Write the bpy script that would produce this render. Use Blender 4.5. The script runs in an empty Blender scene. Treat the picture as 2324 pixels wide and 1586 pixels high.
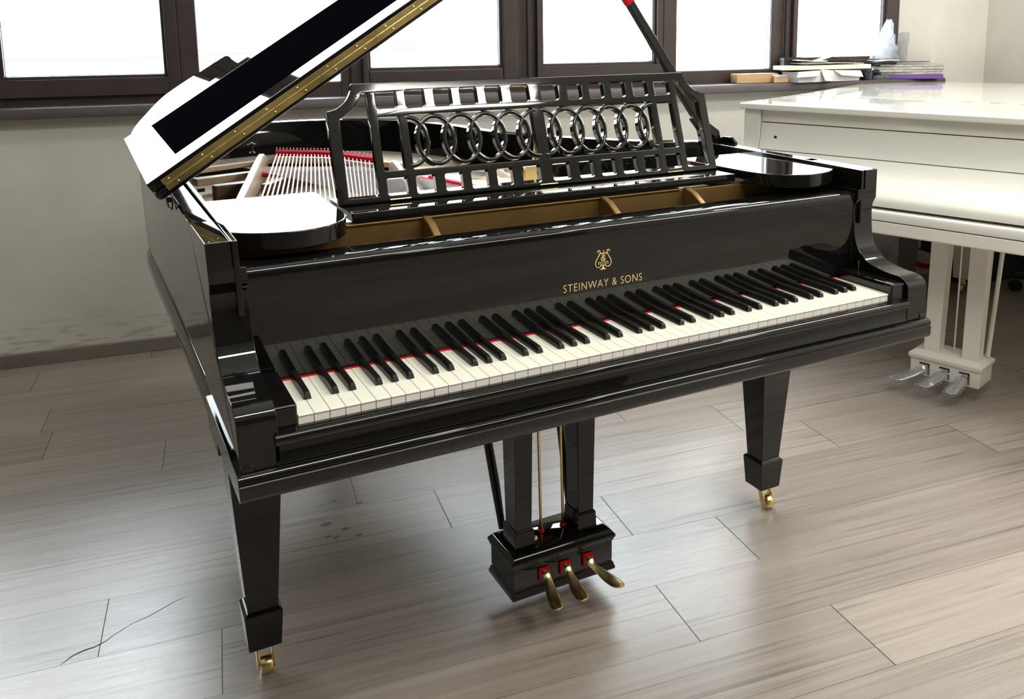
import bpy, bmesh, math, random
from mathutils import Vector, Matrix
random.seed(7)
SC = bpy.context.scene
COL = SC.collection
R = math.radians
PI = math.pi

# ------------------------------------------------------------------ materials
def new_mat(name):
    m = bpy.data.materials.new(name); m.use_nodes = True
    nt = m.node_tree
    b = nt.nodes['Principled BSDF']
    return m, nt, b

def pmat(name, col, rough=.5, metal=0., spec=.5, noise=None, bump=None, coat=0., wave=None):
    m, nt, b = new_mat(name)
    b.inputs['Base Color'].default_value = (*col, 1)
    b.inputs['Roughness'].default_value = rough
    b.inputs['Metallic'].default_value = metal
    b.inputs['Specular IOR Level'].default_value = spec
    b.inputs['Coat Weight'].default_value = coat
    b.inputs['Coat Roughness'].default_value = .03
    tc = nt.nodes.new('ShaderNodeTexCoord')
    if noise:                                   # (scale, colour2, detail)
        n = nt.nodes.new('ShaderNodeTexNoise'); n.inputs['Scale'].default_value = noise[0]
        n.inputs['Detail'].default_value = 5
        mp = nt.nodes.new('ShaderNodeMapping')
        if len(noise) > 2: mp.inputs['Scale'].default_value = noise[2]
        nt.links.new(tc.outputs['Object'], mp.inputs['Vector']); nt.links.new(mp.outputs['Vector'], n.inputs['Vector'])
        r = nt.nodes.new('ShaderNodeValToRGB')
        r.color_ramp.elements[0].position = .35; r.color_ramp.elements[1].position = .65
        r.color_ramp.elements[0].color = (*col, 1); r.color_ramp.elements[1].color = (*noise[1], 1)
        nt.links.new(n.outputs['Fac'], r.inputs['Fac']); nt.links.new(r.outputs['Color'], b.inputs['Base Color'])
    if bump:                                    # (scale, strength, distance)
        n = nt.nodes.new('ShaderNodeTexNoise'); n.inputs['Scale'].default_value = bump[0]; n.inputs['Detail'].default_value = 4
        nt.links.new(tc.outputs['Object'], n.inputs['Vector'])
        bp = nt.nodes.new('ShaderNodeBump'); bp.inputs['Strength'].default_value = bump[1]; bp.inputs['Distance'].default_value = bump[2]
        nt.links.new(n.outputs['Fac'], bp.inputs['Height']); nt.links.new(bp.outputs['Normal'], b.inputs['Normal'])
    return m

M = {}
M['black'] = pmat('black_polish', (.0045, .0042, .004), .025, spec=.5, noise=(3, (.007, .0062, .0055), (1, 8, 8)))
M['blacksatin'] = pmat('satin_black_panel', (.0022, .0026, .0034), .6, spec=.0)
M['deskblack'] = pmat('desk_polish', (.012, .0115, .009), .06, spec=.5, bump=(40, .02, .001))
M['brass'] = pmat('brass', (.93, .74, .36), .24, 1., noise=(14, (.80, .62, .28)), bump=(60, .05, .001))
M['brasshinge'] = pmat('aged_brass', (.95, .74, .30), .30, 1., noise=(18, (.68, .53, .22)), bump=(25, .12, .001))
M['bronze'] = pmat('bronze_paint', (.30, .185, .065), .40, .7, noise=(9, (.24, .14, .045)))
M['ivory'] = pmat('white_key_top', (.90, .90, .775), .12, noise=(2, (.91, .905, .79)))
M['ebony'] = pmat('black_key', (.012, .0115, .010), .22, spec=.45)
M['redfelt'] = pmat('red_felt', (.62, .012, .025), .9, spec=.1, bump=(400, .3, .001))
M['pinkfelt'] = pmat('string_felt_red', (.66, .03, .06), .9, spec=.1, bump=(300, .3, .001))
M['plate'] = pmat('plate_lit_bronze', (.78, .69, .55), .32, .35, noise=(6, (.70, .60, .46)))  # bronze paint lightened to cream, window reflection put into the colour
M['sound'] = pmat('spruce', (.42, .30, .18), .3, noise=(5, (.52, .40, .27), (1, 12, 1)), coat=.4)
M['bridge'] = pmat('bridge_wood', (.16, .09, .05), .5, noise=(9, (.10, .055, .03)))
M['copper'] = pmat('copper_winding', (.95, .82, .75), .4, 1.)
M['steel'] = pmat('steel', (.80, .80, .82), .25, 1.)
M['darksteel'] = pmat('dark_steel', (.05, .048, .045), .35, .8)
M['white'] = pmat('white_polish', (.82, .80, .72), .06, spec=.5, coat=.3, noise=(1.5, (.83, .81, .735)))
M['seam'] = pmat('dark_seam', (.10, .09, .08), .6)
M['frame'] = pmat('window_frame_brown', (.060, .042, .040), .42, noise=(12, (.048, .034, .032)), bump=(90, .05, .001))
M['gasket'] = pmat('black_gasket', (.006, .006, .007), .6)
M['alu'] = pmat('window_spacer', (.62, .63, .66), .35, .9)
M['sill'] = pmat('sill_laminate', (.052, .036, .038), .50, spec=1.0, noise=(20, (.044, .030, .033), (1, 1, 1)))
M['cream'] = pmat('ceiling_paint', (.78, .77, .73), .9, spec=.2)
M['cardboard'] = pmat('white_carton', (.80, .79, .77), .8, spec=.2, noise=(8, (.74, .73, .71)))
M['book'] = pmat('cream_board', (.86, .80, .66), .7, spec=.2)
M['tanwood'] = pmat('tan_wood', (.66, .44, .24), .5, noise=(10, (.58, .37, .19), (1, 8, 8)))
M['paper'] = pmat('newsprint', (.52, .51, .47), .9, spec=.1, noise=(60, (.36, .36, .34)))
M['papergrey'] = pmat('grey_paper', (.34, .34, .33), .9, spec=.1, noise=(50, (.48, .48, .46)))
M['darkpaper'] = pmat('dark_sheet', (.03, .03, .035), .5, noise=(30, (.08, .08, .085)))
M['purple'] = pmat('purple_folder', (.16, .07, .33), .4)
M['cabinet'] = pmat('brown_cabinet', (.055, .03, .028), .4, noise=(8, (.04, .022, .02), (1, 1, 8)))
M['cabpanel'] = pmat('grey_panel', (.12, .12, .125), .2, noise=(9, (.20, .20, .20)))
M['rubber'] = pmat('black_plastic', (.012, .012, .013), .45)
M['rail'] = pmat('outdoor_steel', (.26, .25, .31), .6)
M['bark'] = pmat('outdoor_bark', (.17, .18, .21), .9)
M['cable'] = pmat('outdoor_cable', (.03, .06, .09), .8)
M['decal'] = pmat('gold_decal', (1.0, .74, .32), .45, .15, noise=(200, (1.0, .78, .36)))

M['backwall'] = pmat('brown_wall', (.06, .052, .044), .8, spec=.2)

def clear_mat(name, tint, gloss, rough=.02):
    m = bpy.data.materials.new(name); m.use_nodes = True; nt = m.node_tree
    for n in list(nt.nodes): nt.nodes.remove(n)
    o = nt.nodes.new('ShaderNodeOutputMaterial'); mx = nt.nodes.new('ShaderNodeMixShader')
    t = nt.nodes.new('ShaderNodeBsdfTransparent'); t.inputs['Color'].default_value = (*tint, 1)
    g = nt.nodes.new('ShaderNodeBsdfGlossy'); g.inputs['Roughness'].default_value = rough
    lw = nt.nodes.new('ShaderNodeFresnel'); lw.inputs['IOR'].default_value = gloss
    nt.links.new(lw.outputs[0], mx.inputs[0]); nt.links.new(t.outputs[0], mx.inputs[1]); nt.links.new(g.outputs[0], mx.inputs[2])
    nt.links.new(mx.outputs[0], o.inputs[0])
    return m
M['glass'] = clear_mat('window_glass', (.97, .985, .98), 1.35)
M['cupplastic'] = clear_mat('cup_plastic', (.62, .74, .84), 1.5, .1)

def film_mat():
    m = bpy.data.materials.new('crumpled_film'); m.use_nodes = True; nt = m.node_tree
    for n in list(nt.nodes): nt.nodes.remove(n)
    o = nt.nodes.new('ShaderNodeOutputMaterial'); mx = nt.nodes.new('ShaderNodeMixShader')
    t = nt.nodes.new('ShaderNodeBsdfTransparent'); t.inputs['Color'].default_value = (.9, .91, .94, 1)
    q = nt.nodes.new('ShaderNodeBsdfTranslucent'); q.inputs['Color'].default_value = (.86, .87, .92, 1)
    g = nt.nodes.new('ShaderNodeBsdfGlossy'); g.inputs['Roughness'].default_value = .2
    p = nt.nodes.new('ShaderNodeMixShader'); p.inputs[0].default_value = .35
    nt.links.new(q.outputs[0], p.inputs[1]); nt.links.new(g.outputs[0], p.inputs[2])
    n = nt.nodes.new('ShaderNodeTexNoise'); n.inputs['Scale'].default_value = 28
    r = nt.nodes.new('ShaderNodeMapRange'); r.inputs[3].default_value = .05; r.inputs[4].default_value = .45
    nt.links.new(n.outputs['Fac'], r.inputs[0]); nt.links.new(r.outputs[0], mx.inputs[0])
    nt.links.new(t.outputs[0], mx.inputs[1]); nt.links.new(p.outputs[0], mx.inputs[2]); nt.links.new(mx.outputs[0], o.inputs[0])
    return m
M['film'] = film_mat()

def plaster_mat():
    m, nt, b = new_mat('painted_plaster')
    tc = nt.nodes.new('ShaderNodeTexCoord')
    n = nt.nodes.new('ShaderNodeTexNoise'); n.inputs['Scale'].default_value = 3.2; n.inputs['Detail'].default_value = 8
    n2 = nt.nodes.new('ShaderNodeTexNoise'); n2.inputs['Scale'].default_value = 26; n2.inputs['Detail'].default_value = 6
    mp = nt.nodes.new('ShaderNodeMapping'); mp.inputs['Scale'].default_value = (.35, .35, 2.0)
    nt.links.new(tc.outputs['Object'], mp.inputs['Vector'])
    nt.links.new(tc.outputs['Object'], n.inputs['Vector']); nt.links.new(mp.outputs['Vector'], n2.inputs['Vector'])
    r = nt.nodes.new('ShaderNodeValToRGB'); r.color_ramp.elements[0].position = .3; r.color_ramp.elements[1].position = .7
    r.color_ramp.elements[0].color = (.62, .60, .545, 1); r.color_ramp.elements[1].color = (.70, .68, .63, 1)
    nt.links.new(n.outputs['Fac'], r.inputs['Fac'])
    # scuffs close to the skirting: patches with a shape of their own
    sx = nt.nodes.new('ShaderNodeSeparateXYZ'); nt.links.new(tc.outputs['Object'], sx.inputs[0])
    mr = nt.nodes.new('ShaderNodeMapRange'); mr.inputs[1].default_value = .22; mr.inputs[2].default_value = .05; mr.inputs[3].default_value = 0; mr.inputs[4].default_value = 1
    nt.links.new(sx.outputs['Z'], mr.inputs[0])
    th = nt.nodes.new('ShaderNodeMapRange'); th.inputs[1].default_value = .50; th.inputs[2].default_value = .62
    nt.links.new(n2.outputs['Fac'], th.inputs[0])
    mu = nt.nodes.new('ShaderNodeMath'); mu.operation = 'MULTIPLY'
    nt.links.new(mr.outputs[0], mu.inputs[0]); nt.links.new(th.outputs[0], mu.inputs[1])
    mx = nt.nodes.new('ShaderNodeMix'); mx.data_type = 'RGBA'
    nt.links.new(mu.outputs[0], mx.inputs['Factor']); nt.links.new(r.outputs['Color'], mx.inputs[6]); mx.inputs[7].default_value = (.46, .42, .35, 1)
    nt.links.new(mx.outputs[2], b.inputs['Base Color'])
    b.inputs['Roughness'].default_value = .85; b.inputs['Specular IOR Level'].default_value = .25
    bp = nt.nodes.new('ShaderNodeBump'); bp.inputs['Strength'].default_value = .15; bp.inputs['Distance'].default_value = .004
    nt.links.new(n2.outputs['Fac'], bp.inputs['Height']); nt.links.new(bp.outputs['Normal'], b.inputs['Normal'])
    return m
M['plaster'] = plaster_mat()

def floor_mat(name='vinyl_plank', dark=1.0):
    m, nt, b = new_mat(name)
    N = nt.nodes.new; L = nt.links.new
    uv = N('ShaderNodeUVMap'); at = N('ShaderNodeAttribute'); at.attribute_name = 'plank'
    # stretch grain along the plank, offset per plank
    sep = N('ShaderNodeSeparateColor'); L(at.outputs['Color'], sep.inputs[0])
    cmb = N('ShaderNodeCombineXYZ'); mul = N('ShaderNodeMath'); mul.operation = 'MULTIPLY'; mul.inputs[1].default_value = 37.
    L(sep.outputs[1], mul.inputs[0]); L(mul.outputs[0], cmb.inputs[2])
    def mapped(sx, sy):
        mp = N('ShaderNodeMapping'); mp.inputs['Scale'].default_value = (sx, sy, 1); L(uv.outputs[0], mp.inputs['Vector'])
        ad = N('ShaderNodeVectorMath'); ad.operation = 'ADD'; L(mp.outputs[0], ad.inputs[0]); L(cmb.outputs[0], ad.inputs[1]); return ad.outputs[0]
    n1 = N('ShaderNodeTexNoise'); n1.inputs['Scale'].default_value = 1; n1.inputs['Detail'].default_value = 3.5; n1.inputs['Distortion'].default_value = .6; L(mapped(1.4, 11), n1.inputs['Vector'])
    n2 = N('ShaderNodeTexNoise'); n2.inputs['Scale'].default_value = 1; n2.inputs['Detail'].default_value = 4; L(mapped(6, 170), n2.inputs['Vector'])
    n3 = N('ShaderNodeTexNoise'); n3.inputs['Scale'].default_value = 1; n3.inputs['Detail'].default_value = 3; n3.inputs['Distortion'].default_value = 1.6; L(mapped(1.3, 9.0), n3.inputs['Vector'])
    vo = N('ShaderNodeTexVoronoi'); vo.inputs['Scale'].default_value = 1; L(mapped(1.9, 6.0), vo.inputs['Vector'])
    r1 = N('ShaderNodeValToRGB'); e = r1.color_ramp.elements
    e[0].position = .25; e[0].color = (.33*dark, .283*dark, .247*dark, 1); e[1].position = .75; e[1].color = (.44*dark, .385*dark, .335*dark, 1)
    x = e.new(.5); x.color = (.375*dark, .322*dark, .278*dark, 1)
    L(n1.outputs['Fac'], r1.inputs['Fac'])
    # per-plank tone
    mr = N('ShaderNodeMapRange'); mr.inputs[3].default_value = .86; mr.inputs[4].default_value = 1.14; L(sep.outputs[0], mr.inputs[0])
    mm = N('ShaderNodeMix'); mm.data_type = 'RGBA'; mm.blend_type = 'MULTIPLY'; mm.inputs['Factor'].default_value = 1
    L(r1.outputs['Color'], mm.inputs[6]); L(mr.outputs[0], mm.inputs[7])
    # dark cathedral streaks and knots
    st = N('ShaderNodeMapRange'); st.inputs[1].default_value = .55; st.inputs[2].default_value = .70; st.inputs[3].default_value = 0; st.inputs[4].default_value = .62; L(n3.outputs['Fac'], st.inputs[0])
    kn = N('ShaderNodeMapRange'); kn.inputs[1].default_value = .17; kn.inputs[2].default_value = .03; kn.inputs[3].default_value = 0; kn.inputs[4].default_value = .65; L(vo.outputs['Distance'], kn.inputs[0])
    mxk = N('ShaderNodeMath'); mxk.operation = 'MAXIMUM'; L(st.outputs[0], mxk.inputs[0]); L(kn.outputs[0], mxk.inputs[1])
    md = N('ShaderNodeMix'); md.data_type = 'RGBA'; L(mxk.outputs[0], md.inputs['Factor']); L(mm.outputs[2], md.inputs[6]); md.inputs[7].default_value = (.15*dark, .122*dark, .106*dark, 1)
    L(md.outputs[2], b.inputs['Base Color'])
    b.inputs['Specular IOR Level'].default_value = 1.0
    rr = N('ShaderNodeMapRange'); rr.inputs[3].default_value = .26; rr.inputs[4].default_value = .36; L(n1.outputs['Fac'], rr.inputs[0]); L(rr.outputs[0], b.inputs['Roughness'])
    bp = N('ShaderNodeBump'); bp.inputs['Strength'].default_value = .35; bp.inputs['Distance'].default_value = .0006
    L(n2.outputs['Fac'], bp.inputs['Height']); L(bp.outputs['Normal'], b.inputs['Normal'])
    return m
M['floor'] = floor_mat('vinyl_plank', .93)
M['skirting'] = floor_mat('skirting_vinyl', .62)

# ------------------------------------------------------------------ mesh helpers
class MB:
    def __init__(self): self.bm = bmesh.new()
    def poly(self, pts): return self.bm.faces.new([self.bm.verts.new(p) for p in pts])
    def box(self, a, b, mat=None):
        v = [self.bm.verts.new((x, y, z)) for x in (a[0], b[0]) for y in (a[1], b[1]) for z in (a[2], b[2])]
        for f in ((0,1,3,2),(4,6,7,5),(0,4,5,1),(2,3,7,6),(0,2,6,4),(1,5,7,3)): self.bm.faces.new([v[i] for i in f])
        return self
    def loft(self, rings, cap=True, closed=True):
        R_ = [[self.bm.verts.new(p) for p in r] for r in rings]
        n = len(R_[0])
        for a, b in zip(R_, R_[1:]):
            for i in range(n if closed else n-1):
                j = (i+1) % n
                self.bm.faces.new((a[i], a[j], b[j], b[i]))
        if cap:
            self.bm.faces.new(R_[0][::-1]); self.bm.faces.new(R_[-1])
        return self
    def prism(self, pts, f0, f1):                 # pts 2-D, f0/f1 map (u,v)->xyz
        return self.loft([[f0(*p) for p in pts], [f1(*p) for p in pts]])
    def prismX(self, yz, x0, x1): return self.prism(yz, lambda y, z: (x0, y, z), lambda y, z: (x1, y, z))
    def prismZ(self, xy, z0, z1): return self.prism(xy, lambda x, y: (x, y, z0), lambda x, y: (x, y, z1))
    def prismY(self, xz, y0, y1): return self.prism(xz, lambda x, z: (x, y0, z), lambda x, z: (x, y1, z))
    def tube(self, pts, r, n=10, cap=True):
        pts = [Vector(p) for p in pts]; rs = r if isinstance(r, (list, tuple)) else [r]*len(pts)
        rings = []; up = None
        for i, p in enumerate(pts):
            d = (pts[min(i+1, len(pts)-1)] - pts[max(i-1, 0)]).normalized()
            if up is None:
                up = Vector((0,0,1)) if abs(d.z) < .9 else Vector((1,0,0))
            a = d.cross(up).normalized(); b_ = a.cross(d).normalized(); up = b_
            rings.append([p + rs[i]*(math.cos(2*PI*k/n)*a + math.sin(2*PI*k/n)*b_) for k in range(n)])
        return self.loft(rings, cap)
    def lathe(self, prof, c=(0,0,0), axis='z', n=20):
        rings = []
        for r, h in prof:
            ring = []
            for k in range(n):
                a = 2*PI*k/n; u, v = r*math.cos(a), r*math.sin(a)
                p = {'z': (u, v, h), 'x': (h, u, v), 'y': (v, h, u)}[axis]
                ring.append((c[0]+p[0], c[1]+p[1], c[2]+p[2]))
            rings.append(ring)
        return self.loft(rings)
    def strip(self, path, prof):                  # path: list of (origin, outward) ; prof (o,z)
        return self.loft([[(p[0]+o*n[0], p[1]+o*n[1], z) for o, z in prof] for p, n in path])
    def build(self, name, mat, parent=None, bevel=0., seg=2, smooth=True, ang=40, xf=None, warp=None):
        bm = self.bm
        bmesh.ops.recalc_face_normals(bm, faces=bm.faces[:])
        if warp:
            for v in bm.verts: v.co = warp(v.co)
        if xf is not None: bmesh.ops.transform(bm, matrix=xf, verts=bm.verts[:])
        me = bpy.data.meshes.new(name); bm.to_mesh(me); bm.free()
        me.materials.append(mat)
        o = bpy.data.objects.new(name, me); COL.objects.link(o)
        if smooth: me.polygons.foreach_set('use_smooth', [True]*len(me.polygons))
        if parent is not None: o.parent = parent
        if bevel:
            mo = o.modifiers.new('edge', 'BEVEL'); mo.width = bevel; mo.segments = seg; mo.limit_method = 'ANGLE'; mo.angle_limit = R(ang)
            mo.harden_normals = True
        elif smooth:
            mark_sharp(me, R(ang))
        return o
def mark_sharp(me, a):
    bm = bmesh.new(); bm.from_mesh(me)
    for e in bm.edges:
        if len(e.link_faces) == 2: e.smooth = e.calc_face_angle(0) < a
        else: e.smooth = False
    bm.to_mesh(me); bm.free()

def empty(name, label, cat, group=None, loc=(0,0,0)):
    o = bpy.data.objects.new(name, None); COL.objects.link(o); o.location = loc; o.empty_display_size = .1
    o['label'] = label; o['category'] = cat
    if group: o['group'] = group
    return o
def tag(o, label, cat, group=None):
    o['label'] = label; o['category'] = cat
    if group: o['group'] = group
    return o
def struct(o, label, cat):
    o['kind'] = 'structure'; o['label'] = label; o['category'] = cat; return o
def lerp(a, b, t): return tuple(x+(y-x)*t for x, y in zip(a, b))
def arc(c, rx, ry, a0, a1, n): return [(c[0]+rx*math.cos(R(a0+(a1-a0)*i/n)), c[1]+ry*math.sin(R(a0+(a1-a0)*i/n))) for i in range(n+1)]
def smoothpath(pts, n=6):                          # Catmull-Rom through 2-D points
    out = []
    for i in range(len(pts)-1):
        p0, p1, p2, p3 = pts[max(i-1,0)], pts[i], pts[i+1], pts[min(i+2,len(pts)-1)]
        for k in range(n):
            t = k/n
            out.append(tuple(.5*((2*p1[j])+(-p0[j]+p2[j])*t+(2*p0[j]-5*p1[j]+4*p2[j]-p3[j])*t*t+(-p0[j]+3*p1[j]-3*p2[j]+p3[j])*t**3) for j in range(len(p1))))
    out.append(tuple(pts[-1])); return out

# ------------------------------------------------------------------ room frame: s along the window wall, d outwards
WA = R(-7.2); WT = Vector((math.cos(WA), math.sin(WA), 0)); WN = Vector((-math.sin(WA), math.cos(WA), 0)); WO = Vector((.02, 2.4133, 0))
def W(s, d, z): return WO + s*WT + d*WN + Vector((0, 0, z))
WM = Matrix(((WT.x, WN.x, 0, WO.x), (WT.y, WN.y, 0, WO.y), (0, 0, 1, 0), (0, 0, 0, 1)))
SL, SR, DB, CH = -4.2, 4.14, -6.6, 3.05            # room limits
WIN_L, WIN_R, WZ0, WZ1 = -1.30, 3.62, .965, 2.62   # opening

# floor: planks of one sheet-vinyl floor, laid along the window wall
def build_floor():
    me = bpy.data.meshes.new('floor'); verts = []; faces = []; uvs = []; cols = []
    PW, PL = .1975, 1.19
    # plank frame (rows run along the wall); row boundaries measured from the photo
    t = Vector((math.cos(R(-7.4)), math.sin(R(-7.4)), 0)); n = Vector((-t.y, t.x, 0))
    known = {0: .771, 2: .8116, 3: .4017, 4: 1.387}
    rnd = random.Random(3)
    for row in range(-32, 13):
        v0 = .146 + PW*row; off = known.get(row, rnd.random()*PL)
        k0 = int((-5.2-off)//PL)
        for k in range(k0, k0+10):
            s0 = off + k*PL; g = .0010; gv = .00035
            tone = (rnd.random(), rnd.random(), 0, 1)
            pts = []
            for s, v in ((s0+g, v0+gv), (s0+PL-g, v0+gv), (s0+PL-g, v0+PW-gv), (s0+g, v0+PW-gv)):
                P = s*t + v*n; pts.append((P.x, P.y, 0)); uvs.append((s-s0, v-v0)); cols.append(tone)
            i = len(verts); verts += pts; faces.append((i, i+1, i+2, i+3))
    me.from_pydata(verts, [], faces)
    uv = me.uv_layers.new(name='UVMap'); ca = me.color_attributes.new('plank', 'FLOAT_COLOR', 'CORNER')
    for i in range(len(uvs)): uv.data[i].uv = uvs[i]; ca.data[i].color = cols[i]
    me.materials.append(M['floor'])
    o = bpy.data.objects.new('floor', me); COL.objects.link(o)
    # substrate seen only in the hairline joints
    i = len(me.materials); 
    return struct(o, 'grey brown wood plank vinyl floor', 'floor')
fl = build_floor()
b = MB(); b.box((SL-.3, DB-.3, -.06), (SR+.3, .3, -.0012)); sub = b.build('floor_substrate', M['seam'], None, smooth=False, xf=WM); sub['kind'] = 'structure'; sub.parent = fl

# a scratch and a few dried drops on the vinyl
M['mark'] = pmat('dried_mark', (.19, .16, .135), .5); M['scratch'] = pmat('scratch', (.10, .085, .07), .8)
sc_pts = [(-.3735, .5952), (-.3505, .6139), (-.3308, .6206), (-.3108, .6216), (-.2904, .63), (-.2778, .6414), (-.2393, .6644), (-.2044, .6746), (-.1772, .6881), (-.1492, .702), (-.1262, .7052)]
sc_w = [.0004, .0016, .0022, .0018, .0010, .0007, .0006, .0009, .0009, .0006, .0003]
m = MB()
for k in range(len(sc_pts)-1):
    (ax, ay), (bx, by) = sc_pts[k], sc_pts[k+1]; l = math.hypot(bx-ax, by-ay); nx_, ny_ = -(by-ay)/l, (bx-ax)/l
    m.poly([(ax-nx_*sc_w[k], ay-ny_*sc_w[k], .0003), (bx-nx_*sc_w[k+1], by-ny_*sc_w[k+1], .0003), (bx+nx_*sc_w[k+1], by+ny_*sc_w[k+1], .0003), (ax+nx_*sc_w[k], ay+ny_*sc_w[k], .0003)])
o = m.build('floor_scratch', M['scratch'], fl, smooth=False); o['kind'] = 'structure'
m = MB()
for x_, y_, r_ in ((.2641, .9513, .006), (.3207, .91, .007), (.2175, .8481, .010), (.2565, .8037, .008), (.2085, .7898, .006), (.2254, .7783, .006), (.2781, .7605, .007), (.2318, .9438, .004)):
    m.poly([(x_+r_*1.5*math.cos(2*PI*k/16), y_+r_*.9*math.sin(2*PI*k/16), .0003) for k in range(16)])
o = m.build('floor_stain', M['mark'], fl, smooth=False); o['kind'] = 'structure'

def sbox(name, a, b_, mat, label, cat, bevel=0.):
    m = MB(); m.box(a, b_); o = m.build(name, mat, None, bevel=bevel, smooth=bool(bevel), xf=None)
    o.matrix_world = WM; return struct(o, label, cat)
# window wall: parapet, lintel, piers
m = MB()
m.box((SL, .015, 0), (SR, .30, WZ0-.03)); m.box((SL, .015, WZ1), (SR, .30, CH))
m.box((SL, .015, WZ0-.03), (WIN_L, .30, WZ1))
m.prismZ([(3.62, .30), (3.62, .105), (3.765, .015), (SR, .015), (SR, .30)], WZ0-.03, WZ1)
wl = m.build('wall_window_side', M['plaster'], smooth=False); wl.matrix_world = WM; struct(wl, 'pale plaster wall under and beside the windows', 'wall')
sbox('wall_right', (SR, DB, 0), (SR+.12, .30, CH), M['plaster'], 'cream wall at the right of the window', 'wall')
sbox('wall_left', (SL-.12, DB, 0), (SL, .30, CH), M['plaster'], 'plain plaster wall on the left', 'wall')
sbox('wall_back', (SL-.12, DB-.12, 0), (SR+.12, DB, CH), M['backwall'], 'plain brown wall behind the viewer', 'wall')
sbox('ceiling', (SL-.12, DB-.12, CH), (SR+.12, .30, CH+.1), M['cream'], 'plain pale ceiling', 'ceiling')
def skirting():
    m = MB(); m.box((SL, 0, 0), (SR, .016, .052)); o = m.build('baseboard_window', M['skirting'], None, bevel=.003)
    me = o.data
    uv = me.uv_layers.new(name='UVMap')
    for li, lp in enumerate(me.loops):
        v = me.vertices[lp.vertex_index].co; uv.data[li].uv = (v.x*.8, v.z+.3)
    o.matrix_world = WM; return struct(o, 'dark grey brown skirting under the window wall', 'baseboard')
skirting()
# sill board
m = MB(); m.prismX([(-.06, .9405), (-.06, .972), (-.055, .979), (.13, .979), (.13, .9405)], SL+.02, 3.80)
sl = m.build('trim_1', M['sill'], None, bevel=.003); sl.matrix_world = WM; struct(sl, 'long dark brown window sill board', 'window sill')

# windows: (label, s0, s1 frame, glass s0,s1, glass z0, sash?)
FD0, FD1 = .085, .165
def window(idx, s0, s1, gs0, gs1, gz0, sash, handle=None):
    root = empty('window_%d' % idx, 'large brown framed window, number %d along the wall' % idx, 'window'); root['kind'] = 'structure'
    gz1 = WZ1-.12
    m = MB()
    def ring(a0, a1, z0, z1, i0, i1, j0, j1, d0, d1):
        m.box((a0, d0, z0), (i0, d1, z1)); m.box((i1, d0, z0), (a1, d1, z1))
        m.box((i0, d0, z0), (i1, d1, j0)); m.box((i0, d0, j1), (i1, d1, z1))
    fo = .058
    ring(s0, s1, WZ0, WZ1, s0+(fo if sash else gs0-s0), s1-(fo if sash else s1-gs1), gz0 if not sash else WZ0+.06, gz1+.03, FD0+.02, FD1)
    o = m.build('frame', M['frame'], root, bevel=.004); o.matrix_world = WM; o.parent = root
    if sash:
        m = MB(); ring(s0+.045, s1-.045, WZ0+.045, WZ1-.045, gs0-.012, gs1+.012, gz0-.012, gz1+.012, FD0-.004, FD1-.03)
        o = m.build('sash', M['frame'], root, bevel=.007); o.matrix_world = WM; o.parent = root
        m = MB(); ring(gs0-.014, gs1+.014, gz0-.014, gz1+.014, gs0, gs1, gz0, gz1, FD0+.012, FD1-.04)
        o = m.build('glazing_bead', M['frame'], root, bevel=.004); o.matrix_world = WM; o.parent = root
    m = MB(); ring(gs0-.01, gs1+.01, gz0-.01, gz1+.01, gs0+.002, gs1-.002, gz0+.002, gz1-.002, FD0+.032, FD0+.045)
    o = m.build('spacer', M['alu'], root, smooth=False); o.matrix_world = WM; o.parent = root
    m = MB(); m.box((gs0-.008, FD0+.050, gz0-.008), (gs1+.008, FD0+.054, gz1+.008))
    o = m.build('pane', M['glass'], root, smooth=False); o.matrix_world = WM; o.parent = root
    return root
wdefs = [(-1.26, -.60, -1.17, -.675, 1.095, True),
         (-.60, .075, -.528, .016, 1.087, True), (.075, .738, .144, .695, 1.038, False), (.738, 1.521, .822, 1.392, 1.092, True),
         (1.521, 2.215, 1.602, 2.16, 1.093, True), (2.215, 2.89, 2.287, 2.823, 1.042, False), (2.89, 3.62, 2.975, 3.507, 1.095, True)]
for i, w_ in enumerate(wdefs): window(i+1, *w_)
m = MB(); m.box((-1.30, .09, WZ0), (-1.26, .16, WZ1)); o = m.build('trim_2', M['frame'], None, bevel=.004); o.matrix_world = WM; struct(o, 'brown frame panel at the left end of the windows', 'window frame')
m = MB(); m.box((1.5185, .079, WZ0+.03), (1.5235, .088, WZ1-.03)); m.box((2.886, .079, WZ0+.03), (2.894, .088, WZ1-.03)); m.box((.7355, .095, WZ0+.03), (.7385, .108, WZ1-.03))
o = m.build('trim_3', M['gasket'], None, smooth=False); o.matrix_world = WM; struct(o, 'black joint strips between the window sashes', 'window seal')

# ================================================================== black grand piano
KZ = .6797                                        # key-top height
GP = empty('grand_piano', 'glossy black grand piano with its lid open and an openwork music desk', 'piano', None, (0, 0, 0))
def gwarp(v):                                     # the case sides are very slightly out of square
    v = rise(v)
    if v.x < .1:
        v.x -= .018*min(max(v.y-.13, 0), 1.0)
        v.x += .011*min(max((.921-v.z)/.31, 0), 1.1)
    elif v.x > 1.2 and v.y < .8:
        v.x += .022*min(max(v.y-.13, 0), .55)
    return v
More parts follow.
